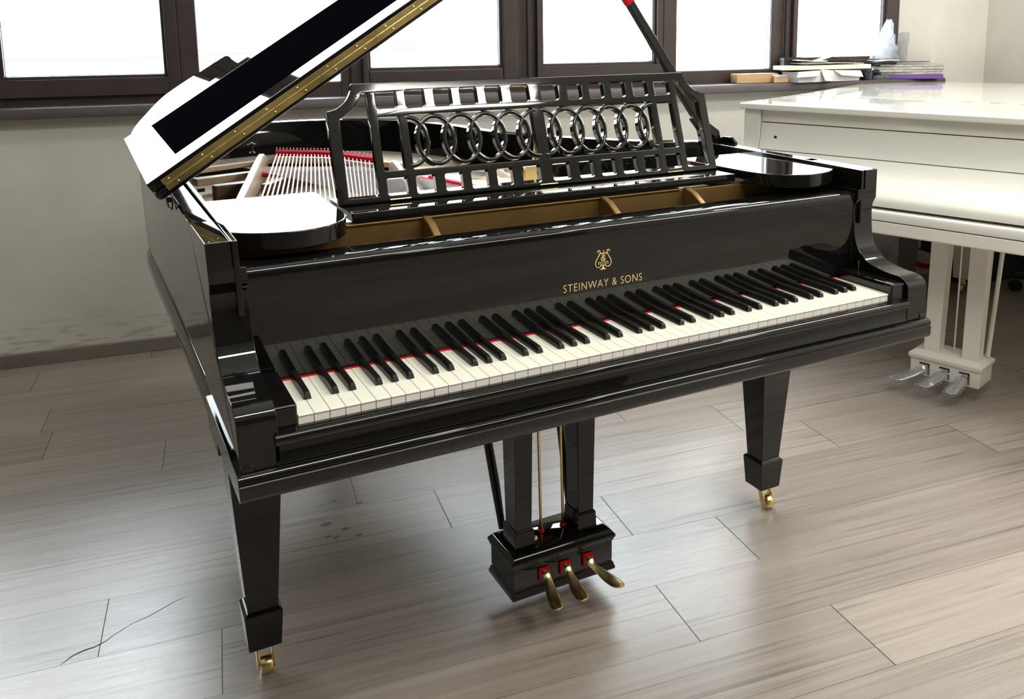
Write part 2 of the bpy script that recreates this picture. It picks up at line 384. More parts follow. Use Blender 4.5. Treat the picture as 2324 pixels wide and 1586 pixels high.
# plan of the case, outer line, from the left cheek round the tail to the right cheek
plan = [(-.097, .30), (-.098, .8), (-.104, 1.15)]
plan += smoothpath([(-.106, 1.28), (-.107, 1.33), (-.097, 1.45), (-.04, 1.588), (.067, 1.681), (.201, 1.712), (.371, 1.723), (.498, 1.702), (.61, 1.656), (.687, 1.595), (.761, 1.487), (.824, 1.353), (.856, 1.224), (.905, 1.108), (.978, 1.005), (1.056, .912), (1.145, .822), (1.23, .764), (1.287, .735), (1.318, .67)], 5)
plan += [(1.322, .5), (1.322, .30)]
RISE = math.tan(R(1.5))                           # the rear of the instrument stands a touch higher than the front
def rise(v):
    v = v.copy(); v.z += RISE*max(0, v.y-.53); return v
def offs(pl, d):                                  # inward offset of an open path (left-hand travel is outwards)
    out = []
    for i, p in enumerate(pl):
        a, c_ = pl[max(i-1, 0)], pl[min(i+1, len(pl)-1)]
        tx, ty = c_[0]-a[0], c_[1]-a[1]; l = math.hypot(tx, ty) or 1
        out.append((p[0]+d*ty/l, p[1]-d*tx/l))
    return out
def ringsec(pl, prof):                            # sweep a closed (inset, z) section along the plan
    cols = [offs(pl, o) for o, z in prof]
    return [[(cols[j][i][0], cols[j][i][1], prof[j][1]) for j in range(len(prof))] for i in range(len(pl))]
case = MB()
case.loft(ringsec(plan, [(.005, .625), (.005, .6545), (0, .655), (0, .917), (.004, .921), (.036, .921), (.038, .918), (.038, .625)]))
# cheeks (arms) running forward from the case, one curved side profile
nose = [(.13, .857)] + smoothpath([(.133, .852), (.139, .838), (.1397, .816), (.136, .777), (.128, .753), (.116, .738), (.098, .7235), (.075, .716), (.040, .7105), (.008, .709), (-.008, .702), (-.0155, .692), (-.0165, .68)], 4) + [(-.0165, .618), (-.010, .612)]
def cheek(xo, xm, xi):                             # stepped solid: full height outside, lower shoulder inside
    full = [(.13, .921), (.13, .878)] + nose + [(.33, .612), (.33, .878), (.33, .921)]; n_ = len(full)
    bmv = case.bm.verts
    A = [bmv.new((xo, y, z)) for y, z in full]; B = [bmv.new((xm, y, z)) for y, z in full]
    C_ = [bmv.new((xi, y, z)) for y, z in full[1:-1]]
    F = case.bm.faces.new
    F(A); F(C_)
    for k in range(n_): F((A[k], A[(k+1) % n_], B[(k+1) % n_], B[k]))
    for k in range(n_-3): F((B[k+1], B[k+2], C_[k+1], C_[k]))
    F((B[1], C_[0], C_[-1], B[-2])); F((B[0], B[1], B[-2], B[-1]))
cheek(-.097, -.060, -.0405); cheek(1.322, 1.285, 1.2655)
case.build('case', M['black'], GP, bevel=.0022, seg=3, warp=gwarp)
# thin lining strip just inside the left rim (groove line on the rim top)
lin = MB(); lin.box((-.0590, .128, .80), (-.0500, 1.30, .9212)); lin.build('rim_lining', M['black'], GP, bevel=.0015, warp=gwarp)
lin = MB(); lin.box((1.276, .132, .80), (1.284, .70, .9205)); lin.build('rim_lining', M['black'], GP, bevel=.0015, warp=gwarp)
# key bed with its base moulding
bedprof = [(.018, .575), (-.001, .575), (-.0045, .578), (-.006, .583), (-.006, .6060), (-.0050, .6085), (.0035, .624), (.010, .627), (.018, .627)]
fullplan = [(-.097, -.018), (-.097, .15)] + plan + [(1.322, .15), (1.322, -.018)]
mo = MB(); mo.loft(ringsec(fullplan, bedprof))
fp = [(.30, .575), (-.021, .575), (-.0265, .5775), (-.0292, .583), (-.0292, .6010), (-.0270, .6025), (-.0270, .6045), (-.0290, .6062), (-.0284, .6100), (-.0262, .6135), (-.0225, .6158), (-.0190, .6168), (.30, .6168)]
mo.prismX(fp, -.103, 1.328)
mo.build('base_moulding', M['black'], GP, bevel=.0012, warp=gwarp)
bed = MB(); bed.box((-.075, .0, .579), (1.30, .47, .63)); bed.build('key_bed', M['black'], GP, smooth=False, warp=gwarp)
# key slip
ks = [(.004, .618), (.004, .664), (-.006, .667), (-.013, .6665)] + [(-.0205+.0065*math.cos(R(a)), .6565+.0085*math.sin(R(a))) for a in range(70, 271, 20)] + [(-.0165, .6475), (-.0165, .624), (-.0185, .6215), (-.0185, .618)]
o = MB(); o.prismX(ks, -.0375, 1.2635); o.build('key_slip', M['black'], GP, bevel=.0008)
# key blocks
for x0, x1 in ((-.0405, -.0012), (1.2257, 1.2655)):
    o = MB(); o.box((x0, -.008, .655), (x1, .142, .7005)); o.build('key_block', M['black'], GP, bevel=.0045, seg=3)
# keys
SEMI = [0, 1, 0, 0, 1, 0, 1, 0, 0, 1, 0, 1]       # from A
def white_key_mesh():
    m = MB(); w = .0227
    m.box((0, .0012, .655), (w, .147, .6778)); m.box((0, -.0006, .6774), (w, .147, KZ))
    return m
WPITCH = .02356
KM = None
kt = MB(); kt.prismX([(.147, KZ), (.147, .677), (-.0012, .677), (-.0012, .6786), (-.0003, KZ)], .0004, .02316); wk = kt
first = wk.build('white_key', M['ivory'], GP, bevel=.0007)
kf = MB(); kf.box((.0006, .0002, .652), (.02296, .146, .6770)); M['keyfront'] = pmat('white_key_front', (.95, .90, .85), .3)
ff = kf.build('key_front', M['keyfront'], first, bevel=.0003)
for i in range(1, 52):
    a = first.copy(); COL.objects.link(a); a.parent = GP; a.location.x = i*WPITCH
    c_ = ff.copy(); COL.objects.link(c_); c_.parent = a
def black_key():
    secs = []
    def sec(y, z1, w0, w1):
        z0 = KZ+.0004; r = .0022; h = z1
        return [(-w0/2, y, z0), (w0/2, y, z0), (w1/2, y, h-r), (w1/2-.0007, y, h-.0007), (w1/2-r, y, h), (-w1/2+r, y, h), (-w1/2+.0007, y, h-.0007), (-w1/2, y, h-r)]
    m = MB()
    m.loft([sec(.0500, KZ+.0086, .0118, .0090), sec(.0516, KZ+.0101, .0118, .0090), sec(.0546, KZ+.0112, .0120, .0092), sec(.0600, KZ+.0118, .0122, .0094), sec(.147, KZ+.0125, .0126, .0098)])
    return m
bk = None
offsb = {'C': -.0018, 'D': .0018, 'F': -.0026, 'G': 0, 'A': .0026}
names = ['A', 'B', 'C', 'D', 'E', 'F', 'G']
for i in range(51):
    nm = names[i % 7]
    if nm in ('B', 'E'): continue
    x = (i+1)*WPITCH + offsb[nm]
    if bk is None:
        bk = black_key().build('black_key', M['ebony'], GP, ang=28); bk.location.x = x
    else:
        a = bk.copy(); COL.objects.link(a); a.parent = GP; a.location.x = x
o = MB(); o.box((0, .1415, KZ), (1.225, .1468, KZ+.0012)); o.build('felt_strip', M['redfelt'], GP, smooth=False)
# fallboard
fbp = [(.1468, .684), (.1400, .853), (.1398, .860), (.1412, .8655), (.1445, .8693), (.150, .8715), (.166, .8735), (.168, .873), (.1685, .866), (.172, .866), (.172, .8705), (.214, .8705), (.216, .868), (.216, .80), (.165, .684)]
o = MB(); o.prismX(fbp, -.0385, 1.2635); fb = o.build('fallboard', M['black'], GP, bevel=.0009)
for x0, x1 in ((-.049, -.0385), (1.2635, 1.272)):
    o = MB(); o.box((x0, .1405, .70), (x1, .216, .867)); o.build('fallboard_stop', M['black'], GP, bevel=.002)
o = MB(); o.lathe([(.0012, 0), (.0014, .001), (.0014, .026), (.0008, .027)], (1.2640, .118, .694), n=10); o.build('fallboard_pin', M['brass'], GP)
# lettering and lyre on the fallboard face
FBT = math.atan2(.1468-.1400, .853-.684)
def fbpt(x, z, off=.0004): return Vector((x, .1468-(z-.684)*math.tan(FBT)-off, z))
cu = bpy.data.curves.new('lettering', 'FONT'); cu.body = 'STEINWAY & SONS'; cu.align_x = 'CENTER'; cu.size = .0205; cu.extrude = .0002; cu.space_character = 1.12; cu.offset = -.00035
to = bpy.data.objects.new('lettering', cu); COL.objects.link(to)
bpy.context.view_layer.update()
dg = bpy.context.evaluated_depsgraph_get(); me = bpy.data.meshes.new_from_object(to.evaluated_get(dg))
bpy.data.objects.remove(to)
xs = [v.co.x for v in me.vertices]; ys = [v.co.y for v in me.vertices]
fx = .1755/(max(xs)-min(xs)); fy = .0148/(max(ys)-min(ys))
for v in me.vertices:
    p = fbpt(.6115+(v.co.x-(max(xs)+min(xs))/2)*fx, .7485+(v.co.y-min(ys))*fy); v.co = (p.x, p.y-v.co.z*1.0, p.z)
me.materials.clear(); me.materials.append(M['decal'])
o = bpy.data.objects.new('lettering', me); COL.objects.link(o); o.parent = fb; o['label'] = 'gold maker name lettering'
ly = MB()
def lt(pts, r):                                   # pts in millimetres, lyre-local (0,0)=base centre, thin gold line
    q = [fbpt(.6098+x*.001, .7826+z*.001, .0006) for x, z in pts]
    ly.tube(q, [k*.001 for k in r] if isinstance(r, list) else r*.001, 6)
for sgn in (-1, 1):
    side = smoothpath([(sgn*5, 8), (sgn*9, 5.2), (sgn*14, 6.2), (sgn*17.2, 11), (sgn*16.8, 17), (sgn*13, 24), (sgn*9.2, 30), (sgn*7.6, 34.5), (sgn*8.8, 38.0), (sgn*12, 38.2), (sgn*13.6, 35.8), (sgn*12.2, 34.2)], 5)
    lt(side, [.35+.65*math.sin(PI*min(1, max(0, k/(len(side)-1))))**.7 for k in range(len(side)-2)]+[.9, 1.0])
    lt(smoothpath([(sgn*3, 9), (sgn*6, 8.2), (sgn*5.2, 12), (sgn*7.5, 15), (sgn*10.6, 14), (sgn*10.4, 11.2), (sgn*8.8, 11.2)], 5), .55)
    lt([(sgn*3.4, 33), (sgn*3.1, 8)], .4)
lt([(0, 35), (0, 6)], .45); lt([(-7.6, 32.2), (7.6, 32.2)], .75); lt([(0, 36.2), (0, 38.2)], [1.2, .9])
lt(smoothpath([(2.4, 26), (.2, 28.4), (-2, 26), (.6, 22.8), (2.6, 20), (.2, 17.2), (-4.6, 18.8), (-5.2, 22), (-2.6, 23.6), (3.4, 20.6), (5.2, 19.4)], 5), .6)
ly.prism([(-8, 0), (-6.2, 1.4), (-2.8, 2.6), (-1.4, 6.5), (-3, 8.6), (3, 8.6), (1.4, 6.5), (2.8, 2.6), (6.2, 1.4), (8, 0), (4, .7), (2.4, -.4), (0, .7), (-2.4, -.4), (-4, .7)],
         lambda x, z: fbpt(.6098+x*.001, .7826+z*.001, .0003), lambda x, z: fbpt(.6098+x*.001, .7826+z*.001, .0008))
o = ly.build('lyre_emblem', M['decal'], fb); o['label'] = 'gold lyre emblem'

# ---- cavity behind the fallboard: bronze plate web with ribs
o = MB(); o.box((-.045, .296, .70), (1.27, .310, .886)); o.prismX([(.296, .882), (.292, .889), (.300, .8915), (.312, .8915), (.312, .882)], .05, .90); web = o.build('plate_web', M['bronze'], GP, bevel=.002)
for x in (.312, .702, .917):
    o = MB()
    prof = [(.298, .892), (.288, .8915), (.262, .884), (.235, .8675), (.214, .845), (.205, .80), (.298, .80)]
    o.prismX(prof, x-.008, x+.008)
    o.build('plate_rib', M['bronze'], GP, bevel=.004, seg=3)
o = MB(); o.box((-.048, .216, .70), (-.040, .30, .872)); o.box((1.265, .216, .70), (1.273, .30, .872)); o.build('cavity_side', M['cabinet'], GP, smooth=False)
o = MB(); o.box((-.045, .2165, .70), (1.27, .296, .80)); o.build('action_cover', M['black'], GP, smooth=False)

# ---- side shelves (flat slabs with a round front corner)
ZS = .9165
def shelf(mir):
    pts = [(-.058, .225), (-.04, .205), (-.012, .186), (.02, .174), (.055, .170), (.085, .177), (.115, .195), (.138, .222), (.151, .255), (.156, .30), (.157, .36), (.160, .50), (.158, .515), (.150, .522), (-.058, .522)]
    pts = smoothpath(pts[:12], 4) + pts[12:]
    if mir: pts = [(1.225-x, y) for x, y in pts][::-1]
    o = MB(); o.prismZ(pts, ZS-.030, ZS); return o.build('side_shelf', M['black'], GP, bevel=.0025, seg=3)
shelf(False); shelf(True)
# ---- music desk tray and openwork desk
o = MB(); o.box((.1725, .2926, .893), (1.0525, .457, .9102)); o.build('desk_tray', M['black'], GP, bevel=.002)
DS = .32; DK = math.hypot(1, DS); DY, DZ = .364, .9106
def dsk(x, q, off=0):                             # desk plane: x from centre, q up the slope, off forward
    c_, s_ = 1/DK, DS/DK
    return Vector((.6125+x, DY + q*s_ - off*c_, DZ + q*c_ + off*s_ + .002))
def rr(x0, x1, q0, q1, r=.005):
    p = []
    for cx_, cy_, a in ((x1-r, q1-r, 0), (x0+r, q1-r, 90), (x0+r, q0+r, 180), (x1-r, q0+r, 270)):
        p += arc((cx_, cy_), r, r, a, a+90, 6)
    return p
half = [(.4447, 0), (.4472, .1805)] + smoothpath([(.4470, .1812), (.4270, .1866), (.4065, .2022), (.3960, .2200), (.3930, .2330)], 4) + [(.3915, .2348)]
outline = half + [(-x, q) for x, q in half[::-1]]
holes = []
for s in (1, -1):
    so = [(.3652, .0112), (.4225, .0108), (.4255, .014), (.4238, .1625)] + smoothpath([(.4225, .1662), (.3985, .1832), (.3815, .2020), (.3775, .2120)], 4) + [(.374, .2155), (.3665, .2150), (.3650, .2125)]
    holes.append([(s*x, q) for x, q in so])
    holes.append([(s*x, q) for x, q in rr(.3068, .3490, .1830, .2158)])
    holes.append([(s*x, q) for x, q in rr(.3068, .3488, .0585, .1655, .003)])
    holes.append([(s*x, q) for x, q in rr(.3060, .3475, .0105, .0440)])
    for x0, x1 in ((.2486, .2884), (.1905, .2278), (.1343, .1715), (.0792, .1147), (.0142, .0562)):
        holes.append([(s*x, q) for x, q in rr(x0, x1, .1822, .2180)])
        holes.append([(s*x, q) for x, q in rr(x0, x1, .0087, .0445)])
    holes.append([(s*x, q) for x, q in rr(.0138, .2895, .0575, .1680, .002)])
cu = bpy.data.curves.new('music_desk', 'CURVE'); cu.dimensions = '2D'; cu.fill_mode = 'BOTH'; cu.extrude = .0062; cu.bevel_depth = .0016; cu.bevel_resolution = 2; cu.offset = -.0016
for pl in [outline]+holes:
    sp = cu.splines.new('POLY'); sp.points.add(len(pl)-1); sp.use_cyclic_u = True
    for k, (x, q) in enumerate(pl): sp.points[k].co = (x, q, 0, 1)
to = bpy.data.objects.new('tmp', cu); COL.objects.link(to); bpy.context.view_layer.update()
me = bpy.data.meshes.new_from_object(to.evaluated_get(bpy.context.evaluated_depsgraph_get())); bpy.data.objects.remove(to)
for v in me.vertices: v.co = dsk(v.co.x, v.co.y, v.co.z-.0078)
me.materials.clear(); me.materials.append(M['deskblack']); me.name = 'music_desk'
bm = bmesh.new(); bm.from_mesh(me); bmesh.ops.remove_doubles(bm, verts=bm.verts[:], dist=1e-6); bm.to_mesh(me); bm.free()
me.polygons.foreach_set('use_smooth', [True]*len(me.polygons)); mark_sharp(me, R(16))
desk = bpy.data.objects.new('music_desk', me); wn_ = desk.modifiers.new('flat faces', 'WEIGHTED_NORMAL'); wn_.keep_sharp = True; COL.objects.link(desk); desk.parent = GP
# interlaced rings
rg = MB()
def ringpts(cx_, lo, hi):
    aw, ah, bw = .0385, .0485, .0044
    def pt(a, k): return (cx_+(aw+k)*math.cos(a), .1140+(ah+k)*math.sin(a))
    N_ = 64; segs = []
    for i in range(N_+1):
        a = 2*PI*i/N_ + (PI if lo > cx_-aw else 0)
        segs.append(a)
    run = []
    for a in segs:
        x = pt(a, 0)[0]
        if lo-1e-6 <= x <= hi+1e-6: run.append(a)
        elif run:
            yield run; run = []
    if run: yield run
    return
def ring_add(cx_, lo, hi):
    aw, ah, bw = .0385, .0485, .0044
    for run in ringpts(cx_, lo, hi):
        if len(run) < 3: continue
        rings = []
        for a in run:
            def P(k, off): return dsk(cx_+(aw+k)*math.cos(a), .1140+(ah+k)*math.sin(a), off)
            rings.append([P(-bw+.0014, 0), P(-.0012, .0006), P(.0012, .0006), P(bw-.0014, 0), P(bw, -.0016), P(bw, -.0140), P(-bw, -.0140), P(-bw, -.0016)])
        full = len(run) >= 65
        if full: rings = rings[:-1]+[rings[0]]
        rg.loft(rings, cap=not full)
for s in (1, -1):
    for c_ in (.2345, .178, .1215, .0655): ring_add(s*c_, -9, 9)
    for c_, lo, hi in ((.2905, .245, .298), (.009, .004, .055)):
        ring_add(s*c_, *(sorted((s*lo, s*hi))))
o = rg.build('desk_rings', M['deskblack'], desk, ang=24)
for x in (-.325, .0, .325):
    o = MB(); o.tube([dsk(x-.021, .0025, .0012), dsk(x+.021, .0025, .0012)], .0016, 8); o.build('desk_hinge', M['brass'], desk)
o = MB(); o.box((.842, .940, .806), (.880, .952, .872)); o.build('stay_bracket', M['brass'], GP, bevel=.001)
o = MB(); o.tube([(.861, .938, .862), (.861, .925, .88), dsk(.012, .160, -.022)], [.004, .004, .0035], 8); o.build('desk_stay', M['brass'], desk)

# ---- lid: main leaf and the front leaf folded back on top of it
TH = R(33); LU = Vector((math.cos(TH), 0, math.sin(TH))); LN = Vector((-math.sin(TH), 0, math.cos(TH))); LM = Vector((-.1174, .53, .9523))
LE = R(1.5); LV = Vector((0, math.cos(LE), 0)) + math.sin(LE)*LN; LN = math.cos(LE)*LN - math.sin(LE)*Vector((0, 1, 0))   # the leaf rises a touch to the rear
def lid(r, y, n): return LM + r*LU + (y-.53)*LV + n*LN
def LF(n): return lambda r, y: lid(r, y, n)
T = .0208
mainpts = [(-.022, .53)] + smoothpath([(-.0255, .54), (-.026, .85), (-.0245, 1.15), (-.0225, 1.25), (-.016, 1.34), (-.005, 1.42), (.021, 1.50), (.051, 1.561), (.090, 1.635), (.133, 1.690), (.18, 1.702), (.229, 1.700), (.29, 1.690), (.345, 1.680), (.360, 1.660), (.361, 1.60), (.352, 1.50), (.344, 1.34), (.352, 1.24)], 5) + smoothpath([(.40, 1.17), (.60, 1.15), (.90, 1.12), (1.10, 1.05), (1.25, .93), (1.36, .80), (1.43, .68)], 4) + [(1.445, .64), (1.445, .53)]
LID = MB()
LID.prism(mainpts, LF(-T), LF(-.0004)); ml = LID.build('lid', M['black'], GP, bevel=.0075, seg=4)
def frame_panel():
    m = MB()
    r0, r1, y0, y1 = .0500, 1.36, .621, 1.145; d = .004
    # folded leaf as frame + recessed field
    outer = [(-.0245, .53), (1.445, .53), (1.445, 1.165), (-.0225, 1.222)]
    inner = [(r0, y0), (r1, y0), (r1, 1.125), (r0, y1)]
    f = LF(T); g = LF(.0004); h = LF(T-d)
    V = lambda p, F: m.bm.verts.new(F(*p))
    to_, ti, bo, hi = [V(p, f) for p in outer], [V(p, f) for p in inner], [V(p, g) for p in outer], [V(p, h) for p in inner]
    for i in range(4):
        j = (i+1) % 4
        m.bm.faces.new((to_[i], to_[j], ti[j], ti[i])); m.bm.faces.new((to_[i], bo[i], bo[j], to_[j])); m.bm.faces.new((ti[i], ti[j], hi[j], hi[i]))
    m.bm.faces.new(hi); m.bm.faces.new(bo[::-1])
    return m
fr = frame_panel().build('lid_flap', M['black'], GP, bevel=.004, seg=3, ang=60)
pn = MB(); pn.prism([(.0515, .6225), (1.3585, .6225), (1.3585, 1.1235), (.0515, 1.1435)], LF(T-.0039), LF(T-.0010)); pn.build('lid_flap_panel', M['blacksatin'], GP, smooth=False)
# long brass hinge on the fold
hg = MB()
def hb(r0, r1, n0, n1, y0, y1):
    v = [lid(r, y, n) for r in (r0, r1) for y in (y0, y1) for n in (n0, n1)]
    v = [hg.bm.verts.new(p) for p in v]
    for f in ((0,1,3,2),(4,6,7,5),(0,4,5,1),(2,3,7,6),(0,2,6,4),(1,5,7,3)): hg.bm.faces.new([v[i] for i in f])
hb(.0, 1.42, .0010, .0128, .5285, .532); hb(.0, 1.42, -.0122, -.0010, .5285, .532)
k = 0
rr_ = .002
while rr_ < 1.415:
    L_ = .0275
    hg.tube([lid(rr_, .5285, 0), lid(rr_+L_-.0008, .5285, 0)], .0014, 8); rr_ += L_
hinge = hg.build('lid_hinge', M['brasshinge'], GP, bevel=.0003)
for i in range(19):
    for s, dr in ((1, .0), (-1, .011)):
        r = .0135 + i*.0735 + dr
        q = lid(r, .5285, s*.0068)
        sc_ = MB(); sc_.lathe([(.0026, 0), (.0024, .0008), (.0014, .0015), (.0004, .0017)], (0, 0, 0), n=10)
        sc_.build('hinge_screw', M['brasshinge'], hinge, xf=Matrix.Translation(q) @ Matrix.Rotation(R(90), 4, 'X'))
# rim hinge under the leaf and a dark catch
o = MB(); o.box((-.113, .57, .912), (-.098, .66, .9225)); o.build('lid_catch', M['darksteel'], GP, bevel=.002)
o = MB(); o.tube([(-.118, .515, .932), (-.114, .53, .912), (-.108, .53, .905), (-.106, .525, .925)], .0016, 6); o.build('catch_spring', M['darksteel'], GP)
o = MB(); o.tube([(-.052, .62, .923), (-.038, .62, .923)], .004, 10); o.build('rim_pin', M['darksteel'], GP)
# lid prop on the right
def PV(x, z): return Vector((x, .76, z))
pb, pt_ = Vector((1.314, .705, .922)), Vector((.852, .705, 1.553))
o = MB(); d = (pt_-pb); n_ = Vector((d.z, 0, -d.x)).normalized()
def bar(a, c_, w0, w1, t):
    m = o; rings = []
    for P, w in ((a, w0), (c_, w1)):
        rings.append([P+n_*w+Vector((0, -t, 0)), P+n_*w+Vector((0, t, 0)), P-n_*w+Vector((0, t, 0)), P-n_*w+Vector((0, -t, 0))])
    m.loft(rings)
bar(pb, pb+d*.30, .014, .015, .011); bar(pb+d*.30, pt_, .0125, .0095, .009)
o.prismY([(1.340, .918), (1.268, .918), (1.270, .935), (1.262, .960), (1.240, .985), (1.236, .995), (1.262, 1.0), (1.330, .955)], .695, .715)
o.build('lid_prop', M['black'], GP, bevel=.003, seg=3)
o = MB(); q = pb+d*.604; rings = [[q+d*t_+n_*(s1*.0118)+Vector((0, s2*.0105, 0)) for s1, s2 in ((1,-1),(1,1),(-1,1),(-1,-1))] for t_ in (0, .03)]; o.loft(rings); o.build('prop_felt', M['redfelt'], GP, bevel=.002)
o = MB(); o.prismX([(.63, .916), (.63, .930), (.65, .940), (.68, .940), (.70, .932), (.71, .916)], 1.330, 1.342); o.build('prop_bracket', M['black'], GP, bevel=.003)

# ---- legs
def leg(cx_, cy_, full=True):
    m = MB()
    def sq(h, z): return [(cx_-h, cy_-h, z), (cx_+h, cy_-h, z), (cx_+h, cy_+h, z), (cx_-h, cy_+h, z)]
    m.loft([sq(.0555, .579), sq(.0445, .385), sq(.0285, .134)])
    m.loft([sq(.0275, .137), sq(.0300, .137), sq(.0358, .131), sq(.0358, .128), sq(.0308, .0565), sq(.026, .055)])
    m.loft([sq(.064, .579), sq(.064, .485), sq(.0585, .481)])
    lg = m.build('leg', M['black'], GP, bevel=.0015)
    c_ = MB(); wx = cx_
    c_.lathe([(.012, .055), (.012, .050), (.007, .049)], (cx_, cy_, 0), n=16)
    for s in (-1, 1):
        pr = [(cy_+.010, .0545), (cy_-.014, .0545)] + arc((cy_-.022, .019), .0095, .0095, 140, 320, 6) + [(cy_-.004, .04)]
        c_.prismX(pr, wx+s*.0125, wx+s*.0165)
    c_.box((cx_-.0165, cy_-.014, .047), (cx_+.0165, cy_+.012, .0525))
    c_.lathe([(.0170, -.0112), (.0182, -.0095), (.0182, .0095), (.0170, .0112)], (wx, cy_-.021, .0182), 'x', 24)
    c_.lathe([(.003, -.0175), (.003, .0175)], (wx, cy_-.021, .0182), 'x', 8)
    c_.build('caster', M['brass'], lg, bevel=.0008)
leg(-.0140, .4025); leg(1.2530, .3945); leg(.40, 1.50)

# ---- pedal lyre
LY = bpy.data.objects.new('pedal_lyre', None); COL.objects.link(LY); LY.parent = GP
def lyre_box():
    m = MB(); x0, x1, y0, y1 = .4775, .7205, .2845, .400
    def rc(o_, z): return [(x0-o_, y0-o_, z), (x1+o_, y0-o_, z), (x1+o_, y1+o_, z), (x0-o_, y1+o_, z)]
    m.loft([rc(.005, .046), rc(.0055, .052), rc(.003, .057), rc(.003, .060), rc(-.001, .065), rc(0, .068), rc(0, .113), rc(.003, .116), rc(.003, .119), rc(.006, .124), rc(.006, .129), rc(-.001, .138), rc(-.006, .1425), rc(-.010, .1445)])
    return m
lyre_box().build('pedal_box', M['black'], LY, bevel=.0012)
for cx_ in (.5158, .6690):
    m = MB()
    def rq(hx, hy, z): return [(cx_-hx, .337-hy, z), (cx_+hx, .337-hy, z), (cx_+hx, .337+hy, z), (cx_-hx, .337+hy, z)]
    m.loft([rq(.0245, .0325, .130), rq(.0228, .0305, .179), rq(.0205, .028, .183)])
    m.loft([rq(.0188, .026, .182), rq(.0215, .030, .40), rq(.0235, .033, .580)])
    m.build('lyre_post', M['black'], LY, bevel=.0012)
for x in (.5745, .6295):
    m = MB(); m.tube([(x, .345, .140), (x-.004, .345, .385), (x-.007, .345, .580)], .0032, 10); m.build('pedal_rod', M['brass'], LY)
    m = MB(); m.lathe([(.0075, .1440), (.0075, .1478), (.003, .148)], (x, .345, 0), n=14); m.build('rod_felt', M['redfelt'], LY)
for x0, x1 in ((.500, .511), (.670, .723)):
    m = MB(); m.tube([(x0, .388, .150), (x0+(x1-x0)*.2, .425, .235), (x0+(x1-x0)*.9, .56, .50), (x1, .60, .579)], [.0075, .0105, .0105, .0085], 12); m.build('lyre_brace', M['black'], LY)
for i, (x, tx) in enumerate(((.548, -.010), (.599, 0.), (.656, .030))):
    m = MB()
    sp = smoothpath([(0, .292, .094, .0100, .004), (0.0, .272, .094, .0085, .0042), (0, .262, .086, .0085, .004), (tx*.35, .247, .077, .0115, .004), (tx*.75, .225, .067, .0155, .0038), (tx, .205, .0625, .0145, .0034), (tx*1.08, .196, .0622, .0080, .0022)], 5)
    rings = []
    for px, py, pz, w, h in sp:
        rings.append([(x+px+w*math.cos(2*PI*k/14), py, pz+h*math.sin(2*PI*k/14)*(1.0 if math.sin(2*PI*k/14) > 0 else .8)) for k in range(14)])
    m.loft(rings); m.build('pedal', M['brass'], LY, ang=60)
    m = MB()
    for (a, c_) in (((x-.0125, .2795, .0985), (x+.0125, .2855, .1015)), ((x-.0125, .2795, .074), (x-.0088, .2855, .1)), ((x+.0088, .2795, .074), (x+.0125, .2855, .1))): m.box(a, c_)
    m.build('pedal_felt', M['redfelt'], LY, smooth=False)
m = MB(); m.lathe([(.0045, .0), (.005, .004), (.002, .007)], (.542, .3065, .158), 'y', 12); m.build('lyre_bolt', M['brass'], LY)

# ---- inside: soundboard, iron plate, bridges, struts, strings
inner = offs(plan, .039)
sb = MB(); sb.prismZ(inner, .770, .778); sb.build('soundboard', M['sound'], GP, smooth=False, warp=gwarp)
# plate: front pin block field, right field with round holes, narrow shelf along the tail
pl_ = MB()
pl_.box((-.045, .62, .790), (1.27, .88, .806))
pl_.prismZ([(.53, .88), (1.10, .88), (.985, .99), (.88, 1.10), (.83, 1.21), (.80, 1.36), (.60, 1.38), (.56, 1.08)], .790, .806)
pl_.prismZ([(.005, 1.50), (.27, 1.60), (.46, 1.50), (.61, 1.32), (.78, 1.31), (.78, 1.38), (.71, 1.50), (.64, 1.585), (.55, 1.635), (.39, 1.675), (.22, 1.67), (.09, 1.64), (.005, 1.57)], .800, .818)
pl_.build('iron_plate', M['plate'], GP, bevel=.004, warp=rise)
for cx_, cy_, r_ in ((.750, 1.085, .050), (.845, 1.03, .044)):
    m = MB(); m.lathe([(r_-.010, .8065), (r_-.008, .8115), (r_, .8115), (r_+.004, .8065)], (cx_, cy_, 0), n=28); m.build('plate_hole_rim', M['plate'], GP, ang=70, warp=rise)
    m = MB(); m.lathe([(r_-.012, .8122), (r_-.0105, .8118)], (cx_, cy_, 0), n=28); m.build('plate_hole_shade', M['bridge'], GP, warp=rise)  # flat dark disc standing in for the shaded inside of the hole
def strut(a, c_, w, z0, h0, h1):
    d_ = Vector((c_[0]-a[0], c_[1]-a[1], 0)).normalized(); nx = Vector((d_.y, -d_.x, 0))*w
    m = MB(); N_ = 9; rings = []
    for i in range(N_):
        t_ = i/(N_-1); px, py = a[0]+(c_[0]-a[0])*t_, a[1]+(c_[1]-a[1])*t_
        h = h0+(h1-h0)*t_ - (.030 if i == N_-1 else .004 if i == N_-2 else 0)
        rings.append([(px+nx.x, py+nx.y, z0), (px-nx.x, py-nx.y, z0), (px-nx.x*.8, py-nx.y*.8, z0+h), (px+nx.x*.8, py+nx.y*.8, z0+h)])
    m.loft(rings); m.build('plate_strut', M['plate'], GP, bevel=.003, warp=rise)
strut((.049, .818), (.247, 1.578), .011, .79, .055, .068)
strut((.485, .818), (.583, 1.345), .010, .79, .040, .052)
strut((.779, .818), (.829, 1.184), .009, .79, .040, .045)
